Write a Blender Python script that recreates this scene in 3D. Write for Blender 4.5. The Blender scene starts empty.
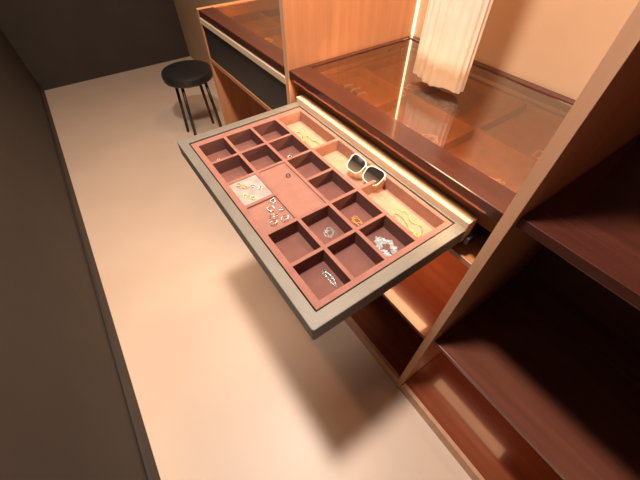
import bpy, bmesh, math, random
from mathutils import Vector, Matrix
random.seed(4)
H=1.22      # height of the tray top above floor (model units)
S=0.82      # final metric scale
col=bpy.context.scene.collection

# ---------------------------------------------------------------- materials
def mat(name, c1, c2=None, rough=.5, scale=8, stretch=(1,1,1), metal=0, bump=0, bscale=200, detail=4, spec=.5, coat=0):
    m=bpy.data.materials.new(name); m.use_nodes=True
    nt=m.node_tree; b=nt.nodes["Principled BSDF"]
    b.inputs["Roughness"].default_value=rough; b.inputs["Metallic"].default_value=metal
    b.inputs["Specular IOR Level"].default_value=spec
    b.inputs["Coat Weight"].default_value=coat
    tc=nt.nodes.new("ShaderNodeTexCoord"); mp=nt.nodes.new("ShaderNodeMapping")
    mp.inputs["Scale"].default_value=stretch
    nt.links.new(tc.outputs["Object"],mp.inputs["Vector"])
    n=nt.nodes.new("ShaderNodeTexNoise"); n.inputs["Scale"].default_value=scale; n.inputs["Detail"].default_value=detail
    nt.links.new(mp.outputs[0],n.inputs["Vector"])
    r=nt.nodes.new("ShaderNodeValToRGB")
    r.color_ramp.elements[0].position=.3; r.color_ramp.elements[1].position=.7
    r.color_ramp.elements[0].color=(*c1,1); r.color_ramp.elements[1].color=(*(c2 or c1),1)
    nt.links.new(n.outputs["Fac"],r.inputs[0]); nt.links.new(r.outputs[0],b.inputs["Base Color"])
    if bump:
        n2=nt.nodes.new("ShaderNodeTexNoise"); n2.inputs["Scale"].default_value=bscale
        nt.links.new(tc.outputs["Object"],n2.inputs["Vector"])
        bp=nt.nodes.new("ShaderNodeBump"); bp.inputs["Strength"].default_value=bump; bp.inputs["Distance"].default_value=.002
        nt.links.new(n2.outputs["Fac"],bp.inputs["Height"]); nt.links.new(bp.outputs[0],b.inputs["Normal"])
    return m
def emis(name,c,s):
    m=bpy.data.materials.new(name); m.use_nodes=True; b=m.node_tree.nodes["Principled BSDF"]
    b.inputs["Base Color"].default_value=(*c,1); b.inputs["Emission Color"].default_value=(*c,1); b.inputs["Emission Strength"].default_value=s
    return m
def glassmat(name,tint,gl=.12):
    m=bpy.data.materials.new(name); m.use_nodes=True; nt=m.node_tree; nt.nodes.remove(nt.nodes["Principled BSDF"])
    o=nt.nodes["Material Output"]; t=nt.nodes.new("ShaderNodeBsdfTransparent"); t.inputs[0].default_value=(*tint,1)
    g=nt.nodes.new("ShaderNodeBsdfGlossy"); g.inputs["Roughness"].default_value=.03
    f=nt.nodes.new("ShaderNodeFresnel"); f.inputs[0].default_value=1.5
    mx=nt.nodes.new("ShaderNodeMixShader"); ad=nt.nodes.new("ShaderNodeMath"); ad.operation='ADD'; ad.inputs[1].default_value=gl; ad.use_clamp=True
    nt.links.new(f.outputs[0],ad.inputs[0]); nt.links.new(ad.outputs[0],mx.inputs[0]); nt.links.new(t.outputs[0],mx.inputs[1]); nt.links.new(g.outputs[0],mx.inputs[2]); nt.links.new(mx.outputs[0],o.inputs[0])
    return m
def lensmat():
    # tinted lens: dark brow fading to a lighter grey-brown lower edge
    m=bpy.data.materials.new("gradient_lens"); m.use_nodes=True; nt=m.node_tree; b=nt.nodes["Principled BSDF"]
    tc=nt.nodes.new("ShaderNodeTexCoord"); sp=nt.nodes.new("ShaderNodeSeparateXYZ"); mr=nt.nodes.new("ShaderNodeMapRange"); r=nt.nodes.new("ShaderNodeValToRGB")
    mr.inputs["From Min"].default_value=-.020; mr.inputs["From Max"].default_value=.020
    nt.links.new(tc.outputs["Object"],sp.inputs[0]); nt.links.new(sp.outputs["Y"],mr.inputs["Value"]); nt.links.new(mr.outputs[0],r.inputs[0])
    r.color_ramp.elements[0].color=(.13,.10,.085,1); r.color_ramp.elements[1].color=(.012,.010,.010,1); r.color_ramp.elements[1].position=.6
    nt.links.new(r.outputs[0],b.inputs["Base Color"]); b.inputs["Roughness"].default_value=.15; b.inputs["Specular IOR Level"].default_value=.35
    return m
WOOD=mat("orange_wood",(.50,.21,.09),(.60,.28,.13),.38,3,(14,14,1),bump=.1)
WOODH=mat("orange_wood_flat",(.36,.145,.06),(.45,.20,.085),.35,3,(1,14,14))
PALE=mat("pale_edge_wood",(.56,.41,.28),(.64,.48,.34),.6,3,(1,14,14))
PALEV=mat("pale_edge_wood_upright",(.55,.29,.17),(.62,.35,.21),.4,3,(14,14,1))
DARK=mat("dark_walnut_frame",(.050,.014,.009),(.080,.022,.014),.22,4,(1,12,12),coat=.3)
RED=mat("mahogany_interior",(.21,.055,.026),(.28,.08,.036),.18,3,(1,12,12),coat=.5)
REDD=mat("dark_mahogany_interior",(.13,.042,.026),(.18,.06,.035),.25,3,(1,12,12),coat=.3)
SUEDE=mat("brown_suede",(.215,.098,.078),(.26,.12,.095),.85,30,bump=.35,bscale=700,spec=.2)
PAD=mat("brown_pad_suede",(.23,.112,.088),(.27,.13,.103),.8,30,bump=.35,bscale=700,spec=.25)
PADG=mat("greyish_pad_suede",(.24,.18,.165),(.38,.30,.28),.7,45,bump=.35,bscale=700,spec=.25)
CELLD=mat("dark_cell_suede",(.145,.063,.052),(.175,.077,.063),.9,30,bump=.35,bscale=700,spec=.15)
CELLT=mat("tan_cell_suede",(.34,.185,.13),(.40,.225,.16),.85,30,bump=.35,bscale=700,spec=.2)
DISP=mat("amber_velvet",(.20,.08,.035),(.27,.115,.052),.85,30,bump=.3,bscale=700,spec=.2)
GREY=mat("grey_leatherette",(.118,.108,.092),(.145,.134,.115),.5,12,metal=.1,bump=.3,bscale=300)
BLACK=mat("black_plastic",(.012,.012,.013),(.02,.02,.02),.35,10)
GOLD=mat("gold_metal",(.85,.50,.13),(.95,.60,.18),.3,10,metal=1)
SILV=mat("silver_metal",(.75,.76,.78),(.9,.9,.9),.25,10,metal=1)
SILB=mat("bluish_silver",(.45,.52,.56),(.65,.70,.74),.3,40,metal=.8)
STEEL=mat("brushed_steel",(.45,.46,.46),(.65,.65,.65),.35,60,metal=.6)
WHITE=mat("ivory_acetate",(.66,.59,.52),(.74,.67,.59),.25,10)
LENS=lensmat()
FLOOR=mat("beige_floor",(.72,.545,.425),(.80,.62,.49),.42,1.6,bump=0)
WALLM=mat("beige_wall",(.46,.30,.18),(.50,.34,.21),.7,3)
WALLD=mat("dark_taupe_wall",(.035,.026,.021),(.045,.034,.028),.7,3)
CEIL=mat("ceiling_paint",(.6,.55,.5),(.65,.6,.55),.8,3)
CLOTH=mat("cream_pleated_cloth",(.68,.59,.46),(.76,.67,.54),.8,20,bump=.2)
STONE=mat("blue_grey_stone",(.12,.2,.25),(.3,.4,.45),.15,60)
PEARL=mat("pearl",(.8,.76,.7),(.9,.86,.8),.2,30)
LED=emis("warm_led",(1,.68,.36),8)
GLASS=glassmat("counter_glass",(.66,.46,.31),.24)

# ---------------------------------------------------------------- helpers
W={}
def wloc(o): return W.get(o.name,Vector((0,0,0)))
def place(o,world,parent=None):
    world=Vector(world); W[o.name]=world
    o.location=world-(wloc(parent) if parent else Vector((0,0,0)))
    if parent: o.parent=parent
def mesh_from_bm(name,bm,m,world,parent=None,bevel=0,smooth=False):
    me=bpy.data.meshes.new(name); bmesh.ops.recalc_face_normals(bm,faces=bm.faces); bm.to_mesh(me); bm.free()
    for mm in (m if isinstance(m,(list,tuple)) else [m]): me.materials.append(mm)
    o=bpy.data.objects.new(name,me); col.objects.link(o); place(o,world,parent)
    if smooth:
        for p in me.polygons:p.use_smooth=True
    if bevel:
        b=o.modifiers.new("bevel","BEVEL"); b.width=bevel*S; b.segments=2; b.limit_method='ANGLE'; b.angle_limit=.6
    return o
def box(name,x0,x1,y0,y1,z0,z1,m,parent=None,bevel=.0015):
    c=Vector(((x0+x1)/2,(y0+y1)/2,(z0+z1)/2+H)); bm=bmesh.new()
    bmesh.ops.create_cube(bm,size=1,matrix=Matrix.Diagonal((x1-x0,y1-y0,z1-z0,1)))
    return mesh_from_bm(name,bm,m,c,parent,bevel)
def pane(name,x0,x1,y0,y1,z,m,parent):
    bm=bmesh.new(); a,b=(x1-x0)/2,(y1-y0)/2
    bm.faces.new([bm.verts.new(v) for v in ((-a,-b,0),(a,-b,0),(a,b,0),(-a,b,0))])
    o=mesh_from_bm(name,bm,m,((x0+x1)/2,(y0+y1)/2,z+H),parent)
    if o.data.polygons[0].normal.z<0: o.data.flip_normals()
    return o
def empty(name,world,parent=None,label=None,cat=None):
    o=bpy.data.objects.new(name,None); o.empty_display_size=.05; col.objects.link(o); place(o,world,parent)
    if label:o["label"]=label
    if cat:o["category"]=cat
    return o
def tag(o,label,cat,group=None):
    o["label"]=label;o["category"]=cat
    if group:o["group"]=group
def struct(o): o["kind"]="structure"; return o
def pocket_plate(name,X0,X1,Y0,Y1,zb,pockets,m,parent,bevel):
    # pockets: x0,x1,y0,y1,depth,material index
    xs=sorted({X0,X1}|{p[0] for p in pockets}|{p[1] for p in pockets}); ys=sorted({Y0,Y1}|{p[2] for p in pockets}|{p[3] for p in pockets})
    def depth(i,j):
        if i<0 or j<0 or i>=len(xs)-1 or j>=len(ys)-1: return zb,0
        cx=(xs[i]+xs[i+1])/2; cy=(ys[j]+ys[j+1])/2
        for p in pockets:
            if p[0]<cx<p[1] and p[2]<cy<p[3]: return -p[4],p[5]
        return 0.,0
    bm=bmesh.new(); ox,oy=(X0+X1)/2,(Y0+Y1)/2; vc={}
    def V(x,y,z):
        k=(round(x,5),round(y,5),round(z,5))
        if k not in vc: vc[k]=bm.verts.new((x-ox,y-oy,z))
        return vc[k]
    for i in range(-1,len(xs)):
        for j in range(-1,len(ys)):
            z,mi=depth(i,j)
            ins=0<=i<len(xs)-1 and 0<=j<len(ys)-1
            if ins:
                f=bm.faces.new([V(xs[i],ys[j],z),V(xs[i+1],ys[j],z),V(xs[i+1],ys[j+1],z),V(xs[i],ys[j+1],z)]); f.material_index=mi
                bm.faces.new([V(xs[i],ys[j],zb),V(xs[i],ys[j+1],zb),V(xs[i+1],ys[j+1],zb),V(xs[i+1],ys[j],zb)])
            if 0<=j<len(ys)-1 and i+1<len(xs):
                z2,mj=depth(i+1,j)
                if z2!=z:
                    x=xs[i+1]; bm.faces.new([V(x,ys[j],z),V(x,ys[j+1],z),V(x,ys[j+1],z2),V(x,ys[j],z2)]).material_index=max(mi,mj)
            if 0<=i<len(xs)-1 and j+1<len(ys):
                z2,mj=depth(i,j+1)
                if z2!=z:
                    y=ys[j+1]; bm.faces.new([V(xs[i],y,z),V(xs[i+1],y,z),V(xs[i+1],y,z2),V(xs[i],y,z2)]).material_index=max(mi,mj)
    return mesh_from_bm(name,bm,m,(ox,oy,H),parent,bevel)
def rrect(x0,x1,y0,y1,r,n=5):
    pts=[]
    for cx,cy,a in ((x1-r,y1-r,0),(x0+r,y1-r,90),(x0+r,y0+r,180),(x1-r,y0+r,270)):
        for k in range(n+1):
            t=math.radians(a+90*k/n); pts.append((cx+r*math.cos(t),cy+r*math.sin(t)))
    return pts
def ring(name,o_,i_,z0,z1,m,parent,bevel=.003):
    bm=bmesh.new(); cx=sum(p[0] for p in o_)/len(o_); cy=sum(p[1] for p in o_)/len(o_)
    L=[[bm.verts.new((p[0]-cx,p[1]-cy,z)) for p in pts] for pts,z in ((o_,z1),(i_,z1),(i_,z0),(o_,z0))]
    n=len(o_)
    for a in range(4):
        A=L[a];B=L[(a+1)%4]
        for k in range(n): bm.faces.new([A[k],A[(k+1)%n],B[(k+1)%n],B[k]])
    return mesh_from_bm(name,bm,m,(cx,cy,H),parent,bevel)
def torus_into(bm,c,R,r,rot=Matrix.Identity(3),sx=1,n=14,k=6,arc=2*math.pi):
    vs=[]; cl=abs(arc-2*math.pi)<1e-3; m=n if cl else n+1
    for i in range(m):
        a=arc*i/n; row=[]
        for j in range(k):
            b=2*math.pi*j/k
            v=Vector(((R+r*math.cos(b))*math.cos(a)*sx,(R+r*math.cos(b))*math.sin(a),r*math.sin(b)))
            row.append(bm.verts.new(rot@v+Vector(c)))
        vs.append(row)
    for i in range(n):
        for j in range(k):
            bm.faces.new([vs[i][j],vs[(i+1)%m][j],vs[(i+1)%m][(j+1)%k],vs[i][(j+1)%k]])
def chain(name,pts,link,m,z,label,cat="jewelry",thick=.28,charm=None,beads=0):
    def cr(p0,p1,p2,p3,t): return .5*((2*p1)+(-p0+p2)*t+(2*p0-5*p1+4*p2-p3)*t*t+(-p0+3*p1-3*p2+p3)*t**3)
    P=[Vector((*p,0)) for p in pts]; P=[P[0]]+P+[P[-1]]; path=[]
    for i in range(1,len(P)-2):
        for k in range(40): path.append(cr(P[i-1],P[i],P[i+1],P[i+2],k/40))
    ox=sum(p.x for p in path)/len(path); oy=sum(p.y for p in path)/len(path)
    bm=bmesh.new(); d=0; n=0; step=link*1.45
    for q0,q1 in zip(path,path[1:]):
        d+=(q1-q0).length
        if d>=step:
            d=0; n+=1; a=math.atan2(q1.y-q0.y,q1.x-q0.x)
            rot=Matrix.Rotation(a,3,'Z')@Matrix.Rotation(math.radians(35 if n%2 else -35),3,'X')
            torus_into(bm,(q1.x-ox,q1.y-oy,link*.8),link,link*thick,rot,1.25,9,4)
            if beads and n%beads==0: bmesh.ops.create_icosphere(bm,subdivisions=2,radius=link*1.5,matrix=Matrix.Translation((q1.x-ox,q1.y-oy,link*1.5)))
    if charm:
        q=path[charm[0]*len(path)//100]; bmesh.ops.create_icosphere(bm,subdivisions=2,radius=charm[1],matrix=Matrix.Translation((q.x-ox,q.y-oy,charm[1]*.6))@Matrix.Diagonal((1,1.3,.6,1)))
    o=mesh_from_bm(name,bm,m,(ox,oy,H+z),None,0,True); tag(o,label,cat); return o
def blob(cx,cy,rx,ry,turns=2,n=26):
    return [(cx+rx*math.cos(2*math.pi*turns*i/n)*(.3+.7*random.random()),cy+ry*math.sin(2*math.pi*turns*i/n)*(.3+.7*random.random())) for i in range(n)]
def rings(name,c,R,r,m,z,label,tilt=0,az=0,stone=None,cat="ring",sm=None):
    bm=bmesh.new(); rot=Matrix.Rotation(az,3,'Z')@Matrix.Rotation(tilt,3,'X')
    zc=r+abs(math.sin(tilt))*R
    torus_into(bm,(0,0,zc),R,r,rot,1,22,8)
    nf=len(bm.faces)
    if stone:
        p=rot@Vector((0,R+r,0))+Vector((0,0,zc)); p.z=max(p.z,stone); bmesh.ops.create_icosphere(bm,subdivisions=2,radius=stone,matrix=Matrix.Translation(p))
        if sm:
            bm.faces.ensure_lookup_table()
            for f in bm.faces[nf:]: f.material_index=1
    o=mesh_from_bm(name,bm,[m,sm] if sm else m,(c[0],c[1],H+z),None,0,True); tag(o,label,cat); return o

# ---------------------------------------------------------------- room
F=-H; CE=2.1
struct(box("floor",-4.2,3.2,-.75,1.2,F-.05,F,FLOOR,bevel=0))
struct(box("wall_back",-4.2,3.2,1.14,1.2,F,CE,WALLM,bevel=0))
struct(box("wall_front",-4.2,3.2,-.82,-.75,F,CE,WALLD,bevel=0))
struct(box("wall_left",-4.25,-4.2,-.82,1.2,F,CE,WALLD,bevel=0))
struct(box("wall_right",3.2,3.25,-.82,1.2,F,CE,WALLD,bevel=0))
struct(box("ceiling",-4.25,3.25,-.82,1.2,CE,CE+.05,CEIL,bevel=0))
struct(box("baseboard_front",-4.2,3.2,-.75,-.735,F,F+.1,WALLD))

YF=.445; YB=1.11
cab=empty("wardrobe_cabinet",(.38,.78,0),None,"open orange wood wardrobe cabinet with jewelry drawer pulled out","cabinet")
box("side_panel",-.105,-.078,YF,YB,F,1.6,WOOD,cab)
box("side_panel",.842,.870,YF,YB,F,1.6,WOOD,cab)
box("panel_edge",-.1045,-.0785,YF-.003,YF-.0002,F,1.6,PALEV,cab,.0005)["label"]="light wood edging strip"
box("panel_edge",.8425,.8695,YF-.003,YF-.0002,F,1.6,PALEV,cab,.0005)["label"]="light wood edging strip"
box("back_panel",-.078,.842,YB-.015,YB,F,1.6,WALLM,cab)
box("bottom_shelf",-.078,.842,YF+.021,YB-.015,F+.06,F+.085,RED,cab)
box("plinth",-.078,.842,YF,YF+.02,F,F+.086,PALEV,cab)
box("shelf",-.078,.842,YF+.06,YB-.015,-.72,-.70,RED,cab)
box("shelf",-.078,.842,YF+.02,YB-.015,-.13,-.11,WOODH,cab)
ct=empty("countertop",(.38,.78,H+.07),cab)
box("front_rail",-.078,.842,YF,YF+.085,.075,.108,DARK,ct,.003)
box("back_rail",-.078,.842,YB-.05,YB-.015,.075,.108,DARK,ct,.003)
box("side_rail",-.078,-.055,YF+.085,YB-.05,.075,.108,DARK,ct,.003)
box("side_rail",.815,.842,YF+.085,YB-.05,.075,.108,DARK,ct,.003)
pane("glass_panel",-.055,.815,YF+.085,YB-.05,.104,GLASS,ct)
box("led_strip",-.0775,-.0725,YB-.021,YB-.016,.108,1.6,LED,cab,0)
def display(x0,x1,parent):
    DP=[]
    n=3; w=(x1-x0-.02)/n
    for i in range(n):
        for j in range(2):
            DP.append((x0+.015+w*i,x0+w*(i+1),YF+.06+.29*j,YF+.06+.29*j+.275,.035,1))
    dt=pocket_plate("display_tray",x0,x1,YF+.04,YB-.02,-.045,DP,[DISP,DISP],parent,.001); dt.location.z+=.05
display(-.07,.835,cab)
# drawer
dr=empty("drawer",(.375,.2,H-.05),cab)
ring("drawer_frame",rrect(-.037,.787,-.034,.445,.006),rrect(-.004,.754,-.004,.4385,.001),-.046,.004,GREY,dr,.0022)["label"]="grey leatherette frame around the jewelry insert"
box("drawer_base",-.030,.780,-.028,.440,-.060,-.0505,BLACK,dr)
box("drawer_back",-.035,.785,.4455,.482,-.052,.024,PALE,dr)
box("drawer_runner",-.05,-.0385,.3,1.0,-.06,-.035,BLACK,dr)
box("drawer_runner",.7885,.80,.46,1.0,-.06,-.035,BLACK,dr)
XL=.026;XR=.016; div=.011; p=(.75-XL-XR+div)/6
def cx(i): return XL+i*p, XL+(i+1)*p-div
rows=[(.018,.107),(.118,.209),(.220,.312),(.325,.424)]
PK=[]
for r in range(3):
    for c in range(6):
        if c in (2,3) and r<2: continue
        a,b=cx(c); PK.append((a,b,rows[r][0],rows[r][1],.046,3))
a,b=cx(2); PK.append((a,b,rows[0][0],rows[0][1],.004,2))
a,b=cx(3); PK.append((a,b,rows[0][0],rows[0][1],.006,1))
PK.append((cx(2)[0],cx(3)[1],rows[1][0],rows[1][1],.004,1))
for k in range(3):
    PK.append((cx(2*k)[0],cx(2*k+1)[1],rows[3][0],rows[3][1],.042,4))
ins=pocket_plate("jewelry_insert",0,.75,0,.437,-.0495,PK,[SUEDE,PAD,PADG,CELLD,CELLT],dr,.0012); ins["label"]="brown suede jewelry insert with square compartments"

cb=empty("wardrobe_cabinet",(-.56,.78,0),None,"orange wood wardrobe cabinet with glass top and black drawer","cabinet")
XA=-.1065
box("side_panel",-1.03,-1.0,YF,YB,F,.108,WOOD,cb)
box("back_panel",-1.0,XA,YB-.015,YB,F,1.6,WOOD,cb)
box("bottom_shelf",-1.0,XA,YF+.021,YB-.015,F+.06,F+.085,RED,cb)
box("plinth",-1.0,XA,YF,YF+.02,F,F+.086,PALEV,cb)
box("lip_rail",-1.0,XA,YF-.004,YF+.02,.045,.072,PALE,cb)
box("drawer_front",-1.0,XA,YF+.004,YF+.02,-.13,.043,BLACK,cb)
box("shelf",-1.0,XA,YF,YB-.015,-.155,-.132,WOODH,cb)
ct2=empty("countertop",(-.56,.78,H+.07),cb)
box("front_rail",-1.0,XA,YF,YF+.085,.075,.108,DARK,ct2,.003)
box("back_rail",-1.0,XA,YB-.05,YB-.015,.075,.108,DARK,ct2,.003)
pane("glass_panel",-1.0,XA,YF+.085,YB-.05,.104,GLASS,ct2)
display(-.998,XA-.002,cb)

cc=empty("wardrobe_cabinet",(1.4,.78,0),None,"dark open wardrobe cabinet bay with reddish wood shelves","cabinet")
XC=.8715
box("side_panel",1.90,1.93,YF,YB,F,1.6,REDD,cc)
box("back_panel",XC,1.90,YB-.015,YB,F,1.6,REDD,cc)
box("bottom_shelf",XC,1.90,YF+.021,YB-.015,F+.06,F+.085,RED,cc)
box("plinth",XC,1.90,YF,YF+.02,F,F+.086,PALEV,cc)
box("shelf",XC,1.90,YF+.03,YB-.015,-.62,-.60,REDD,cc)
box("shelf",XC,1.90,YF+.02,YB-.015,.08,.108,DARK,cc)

def cyl(name,p0,p1,r,m,parent,n=16):
    p0=Vector(p0);p1=Vector(p1);d=p1-p0; bm=bmesh.new()
    bmesh.ops.create_cone(bm,cap_ends=True,segments=n,radius1=r,radius2=r,depth=d.length,matrix=d.to_track_quat('Z','Y').to_matrix().to_4x4())
    return mesh_from_bm(name,bm,m,(p0+p1)/2+Vector((0,0,H)),parent,0,True)
cyl("hanging_rail",(-.078,.80,1.40),(.842,.80,1.40),.012,SILV,cab)
GX,GY=.325,.80
g=empty("hanging_dress",(GX,GY,H+.125),None,"cream pleated dress hanging above the glass counter","dress")
bm=bmesh.new(); NX=160;NZ=14; L=[]
for k in range(NZ+1):
    t=k/NZ; z=t*1.19; w=.105*(1-.15*t); row=[]
    for i in range(NX):
        a=2*math.pi*i/NX; q=(.8+.4*math.sin(3*a+1))*(1-.5*t)
        pl=1+.025*math.sin(a*20)*q
        row.append(bm.verts.new((w*math.cos(a)*pl,.042*math.sin(a)*(1+.075*math.sin(a*20)*q),z+.004*math.sin(a*5)*(1-t))))
    L.append(row)
for k in range(NZ):
    for i in range(NX): bm.faces.new([L[k][i],L[k][(i+1)%NX],L[k+1][(i+1)%NX],L[k+1][i]])
bm.faces.new(L[NZ])
c0=bm.verts.new((0,0,.012))
for i in range(NX): bm.faces.new([L[0][i],c0,L[0][(i+1)%NX]])
mesh_from_bm("skirt",bm,CLOTH,(GX,GY,H+.125),g,0,True)
bm=bmesh.new(); torus_into(bm,(0,0,0),.018,.003,Matrix.Rotation(math.pi/2,3,'X'),1,20,6,math.pi*1.5)
mesh_from_bm("hanger_hook",bm,SILV,(GX,GY,H+1.397),g,0,True)
cyl("hanger_neck",(GX,GY,1.315),(GX,GY,1.382),.003,SILV,g)

SX=-2.12
st=empty("stool",(SX,.55,0),None,"black round stool beyond the cabinet end","stool")
bm=bmesh.new(); bmesh.ops.create_cone(bm,cap_ends=True,segments=40,radius1=.22,radius2=.22,depth=.08)
mesh_from_bm("seat",bm,BLACK,(SX,.55,.60),st,.02)
for a in range(4):
    t=math.radians(45+90*a); cyl("leg",(SX+.2*math.cos(t),.55+.2*math.sin(t),F),(SX+.15*math.cos(t),.55+.15*math.sin(t),.56-H),.014,BLACK,st)

# ---------------------------------------------------------------- sunglasses
K=.88
sl=Vector((.448,.386,H+.006))
sg=empty("sunglasses",sl,None,"ivory framed sunglasses with dark gradient lenses in suede compartment","sunglasses")
def lens_loop(sx,grow=0,n=48):
    pts=[]
    for i in range(n):
        a=2*math.pi*i/n; c,s=math.cos(a),math.sin(a); e=2/3.4
        x=(.034+grow)*math.copysign(abs(c)**e,c); y=(.028+grow)*math.copysign(abs(s)**e,s)
        x*=1+.08*(y/.026); y+=.003*(x/.03) if y>0 else 0
        pts.append((sx*(x+.042)*K,y*K))
    return pts
def curve_z(x): return -.9*x*x
bm=bmesh.new()
for sx in (1,-1):
    o_=lens_loop(sx,.0032); i_=lens_loop(sx,0); n=len(o_)
    Ls=[[bm.verts.new((q[0],q[1],curve_z(q[0])+z)) for q in pts] for pts,z in ((o_,.0018),(i_,.0018),(i_,-.0018),(o_,-.0018))]
    for a in range(4):
        A=Ls[a];B=Ls[(a+1)%4]
        for k in range(n): bm.faces.new([A[k],A[(k+1)%n],B[(k+1)%n],B[k]])
bmesh.ops.create_cube(bm,size=1,matrix=Matrix.Translation((0,.012,0))@Matrix.Diagonal((.012,.0035,.0035,1)))
mesh_from_bm("frame",bm,WHITE,sl,sg,.0006)
for sx in (1,-1):
    bm=bmesh.new(); pts=lens_loop(sx,.0008); f=[bm.verts.new((q[0],q[1],curve_z(q[0]))) for q in pts]; c=bm.verts.new((sx*.043*K,0,curve_z(.043*K)+.002))
    for k in range(len(f)): bm.faces.new([f[k],f[(k+1)%len(f)],c])
    mesh_from_bm("lens",bm,LENS,sl,sg,0,True)["label"]="dark gradient lens"
    bm=bmesh.new(); N_=12; rows_=[]; xe=.080*K
    for k in range(N_+1):
        t=k/N_; x=sx*(xe-.125*K*t); z=-.010-.010*t-(.003 if sx>0 else -.001); y=.013-.020*max(0,t-.7)/.3
        hh=.0030-.0010*t
        rows_.append([bm.verts.new((x,y+hh*v,z+.0015*u)) for v,u in ((1,1),(-1,1),(-1,-1),(1,-1))])
    for k in range(N_):
        for j in range(4): bm.faces.new([rows_[k][j],rows_[k][(j+1)%4],rows_[k+1][(j+1)%4],rows_[k+1][j]])
    bm.faces.new(rows_[0]);bm.faces.new(rows_[-1])
    bmesh.ops.create_cube(bm,size=1,matrix=Matrix.Translation((sx*xe,.013,-.008))@Matrix.Diagonal((.004,.006,.014,1)))
    mesh_from_bm("temple",bm,WHITE,sl,sg,.0006)
sg.rotation_euler=(math.radians(36),0,math.radians(4))

# ---------------------------------------------------------------- jewelry
def cell(c,r,u=.5,v=.5):
    a,b=cx(c); return (a+(b-a)*u, rows[r][0]+(rows[r][1]-rows[r][0])*v)
ZP=-.046; ZB=-.042
def pair(c,R,m,z,label,st=None,sm=None):
    for dx in (-.010,.010):
        rings("earring",(c[0]+dx,c[1]+dx*.6),R,.0011,m,z,label,.35,random.random()*3,st,"earring",sm)
pair(cell(0,0,.55,.5),.005,GOLD,ZP,"small gold hoop earring in suede compartment")
pair(cell(0,1,.7,.5),.005,GOLD,ZP,"small gold hoop earring in suede compartment")
pair(cell(0,0,.8,.3),.004,SILV,ZP,"small silver hoop earring in suede compartment",.002,PEARL)
pair(cell(2,0,.25,.35),.006,GOLD,-.004,"gold hoop earring on flat suede pad")
pair(cell(2,0,.52,.72),.005,SILV,-.004,"silver hoop earring with stone on flat suede pad",.0025,STONE)
pair(cell(2,0,.75,.30),.006,GOLD,-.004,"gold hoop earring on flat suede pad",.002,PEARL)
for u,v,R in ((.12,.84,.007),(.36,.62,.010),(.50,.88,.007),(.62,.52,.011),(.86,.74,.010),(.82,.38,.009)):
    rings("earring",cell(3,0,u,v),R,.0011,SILV,-.006,"silver loop earring with pearl on flat suede pad",.2+.3*random.random(),u*7,.0024,"earring",PEARL)
rings("ring",(.33,.185),.006,.0015,BLACK,-.004,"small dark ring on large suede pad",.4,1)
chain("bracelet",blob(*cell(5,0,.45,.80),.036,.010,2.5,26),.0013,SILV,ZP,"thin silver bracelet piled in suede compartment")
chain("bracelet",blob(*cell(4,1,.50,.62),.024,.016,2.5,22),.0014,SILB,ZP,"silver bracelet piled in suede compartment")
chain("necklace",blob(*cell(4,2,.55,.5),.024,.014,2,20),.0013,GOLD,ZP,"thin gold necklace piled in suede compartment")
chain("necklace",blob(*cell(5,2,.58,.5),.042,.030,5,70),.0021,SILB,ZP,"tangled silver chain necklace piled in suede compartment",beads=9)
chain("necklace",[(.075,.36),(.10,.375),(.13,.365),(.15,.345),(.18,.352),(.215,.37),(.19,.392),(.16,.382),(.13,.385),(.16,.36),(.2,.35)],.0016,GOLD,ZB,"fine gold necklace in long compartment",charm=(50,.004),beads=7)
chain("necklace",[(.60,.39),(.63,.40),(.66,.385),(.69,.395),(.71,.375),(.715,.35),(.70,.36),(.67,.365),(.64,.375),(.61,.37),(.64,.35),(.68,.345),(.71,.36)],.0016,GOLD,ZB,"fine gold necklace spread in long compartment",charm=(50,.005),beads=7)
rings("ring",cell(1,2,.5,.5),.006,.0012,SILV,ZP,"small silver ring in suede compartment",.4,1)
ZD=.015
for i,(x,y) in enumerate(((.00,.64),(.042,.645),(.084,.64))):
    w=empty("wristwatch",(x,y,H+ZD),None,"steel wristwatch with dark dial under the counter glass","watch"); w["group"]="watches under the glass"
    bm=bmesh.new(); bmesh.ops.create_cone(bm,cap_ends=True,segments=28,radius1=.015,radius2=.013,depth=.008)
    mesh_from_bm("case",bm,STEEL,(x,y,H+ZD+.009),w,.001)
    bm=bmesh.new(); bmesh.ops.create_cone(bm,cap_ends=True,segments=28,radius1=.0115,radius2=.0115,depth=.001)
    mesh_from_bm("dial",bm,BLACK,(x,y,H+ZD+.0137),w)
    for s_ in (1,-1):
        bm=bmesh.new()
        for k in range(6): bmesh.ops.create_cube(bm,size=1,matrix=Matrix.Translation((0,s_*(.018+.0075*k),.006-.0006*k))@Matrix.Diagonal((.013,.0062,.004,1)))
        mesh_from_bm("strap",bm,STEEL,(x,y,H+ZD),w,.0006)
chain("bracelet",[(.12,.66),(.135,.64),(.155,.65),(.175,.63),(.195,.64)],.003,SILV,ZD,"silver bracelet displayed under the counter glass")
for k,(x,y) in enumerate(((.36,.63),(.46,.66),(.38,.86),(.72,.88),(.16,.88),(.72,.64),(-.5,.62),(-.65,.66),(-.30,.88),(-.5,.88))):
    chain("necklace",blob(x,y,.036,.032,2.5,30),.0022,GOLD,ZD,"gold chain necklace displayed under the counter glass")["group"]="gold chains under the glass"

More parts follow.
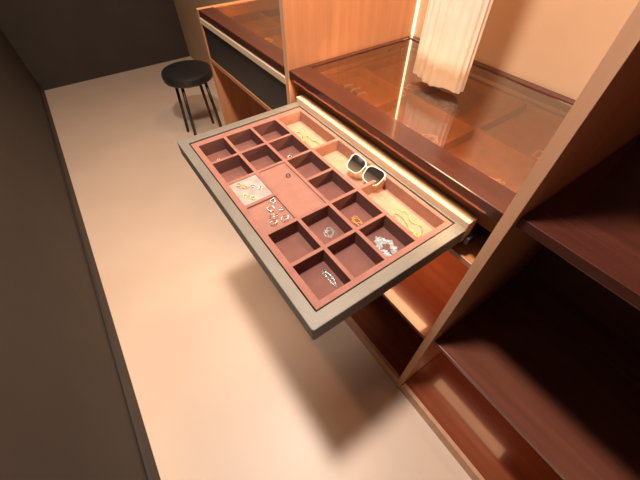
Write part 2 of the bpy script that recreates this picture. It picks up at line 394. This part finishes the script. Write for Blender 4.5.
# ---------------------------------------------------------------- lights
def area(name,loc,size,e,c,target=None,sy=None):
    l=bpy.data.lights.new(name,'AREA'); l.energy=e; l.color=c; l.size=size*S
    if sy: l.shape='RECTANGLE'; l.size_y=sy*S
    o=bpy.data.objects.new(name,l); col.objects.link(o); o.location=Vector((loc[0],loc[1],loc[2]+H))
    if target:
        d=Vector(target)-Vector(loc); o.rotation_euler=d.to_track_quat('-Z','Y').to_euler()
    return o
area("ceiling_light",(.52,-.02,2.06),.20,60,(1,.88,.77),(.55,.0,F))
area("ceiling_light",(-1.2,-.1,2.06),.5,18,(1,.86,.70),(-1.2,.0,F))
area("bay_light",(.20,.62,1.35),.3,9,(1,.70,.42),(.28,.8,0))
area("bay_light",(-.55,.8,1.5),.4,12,(1,.62,.32),(-.55,.8,0))
area("display_light",(.38,.55,.095),.8,1.5,(1,.60,.28),(.38,.72,.0),.03)
area("display_light",(-.55,.55,.095),.8,1.6,(1,.62,.28),(-.55,.72,.0),.03)
area("under_counter_light",(.38,YF-.002,.085),.85,2.0,(1,.62,.34),(.38,.33,-.03),.012)
area("cabinet_light",(.45,.85,-.135),.5,3.2,(1,.46,.22),(.45,1.1,F),.12)
area("cabinet_light",(1.2,.85,-.63),.5,1.1,(1,.46,.24),(1.2,1.1,F),.15)
w=bpy.data.worlds.new("World"); bpy.context.scene.world=w; w.use_nodes=True
w.node_tree.nodes["Background"].inputs[0].default_value=(1,.85,.7,1); w.node_tree.nodes["Background"].inputs[1].default_value=.15

Rm=Matrix(((0.5727,0.8197,-0.0022),(0.63,-0.4419,-0.6386),(-0.5244,0.3643,-0.7696)))
C=Vector((1.0122,-.172,.6117+H))
cd=bpy.data.cameras.new("camera"); cam=bpy.data.objects.new("camera",cd); col.objects.link(cam)
M=Matrix((Rm[0],-Rm[1],-Rm[2])).transposed().to_4x4(); M.translation=C
cam.matrix_world=M; cd.lens=315.26*36/640; cd.clip_start=.01
bpy.context.scene.camera=cam
done=set()
for o in bpy.data.objects:
    o.location=o.location*S
    if o.type=='MESH' and o.data.name not in done:
        done.add(o.data.name); o.data.transform(Matrix.Scale(S,4))
bpy.context.scene.view_settings.view_transform='Standard'
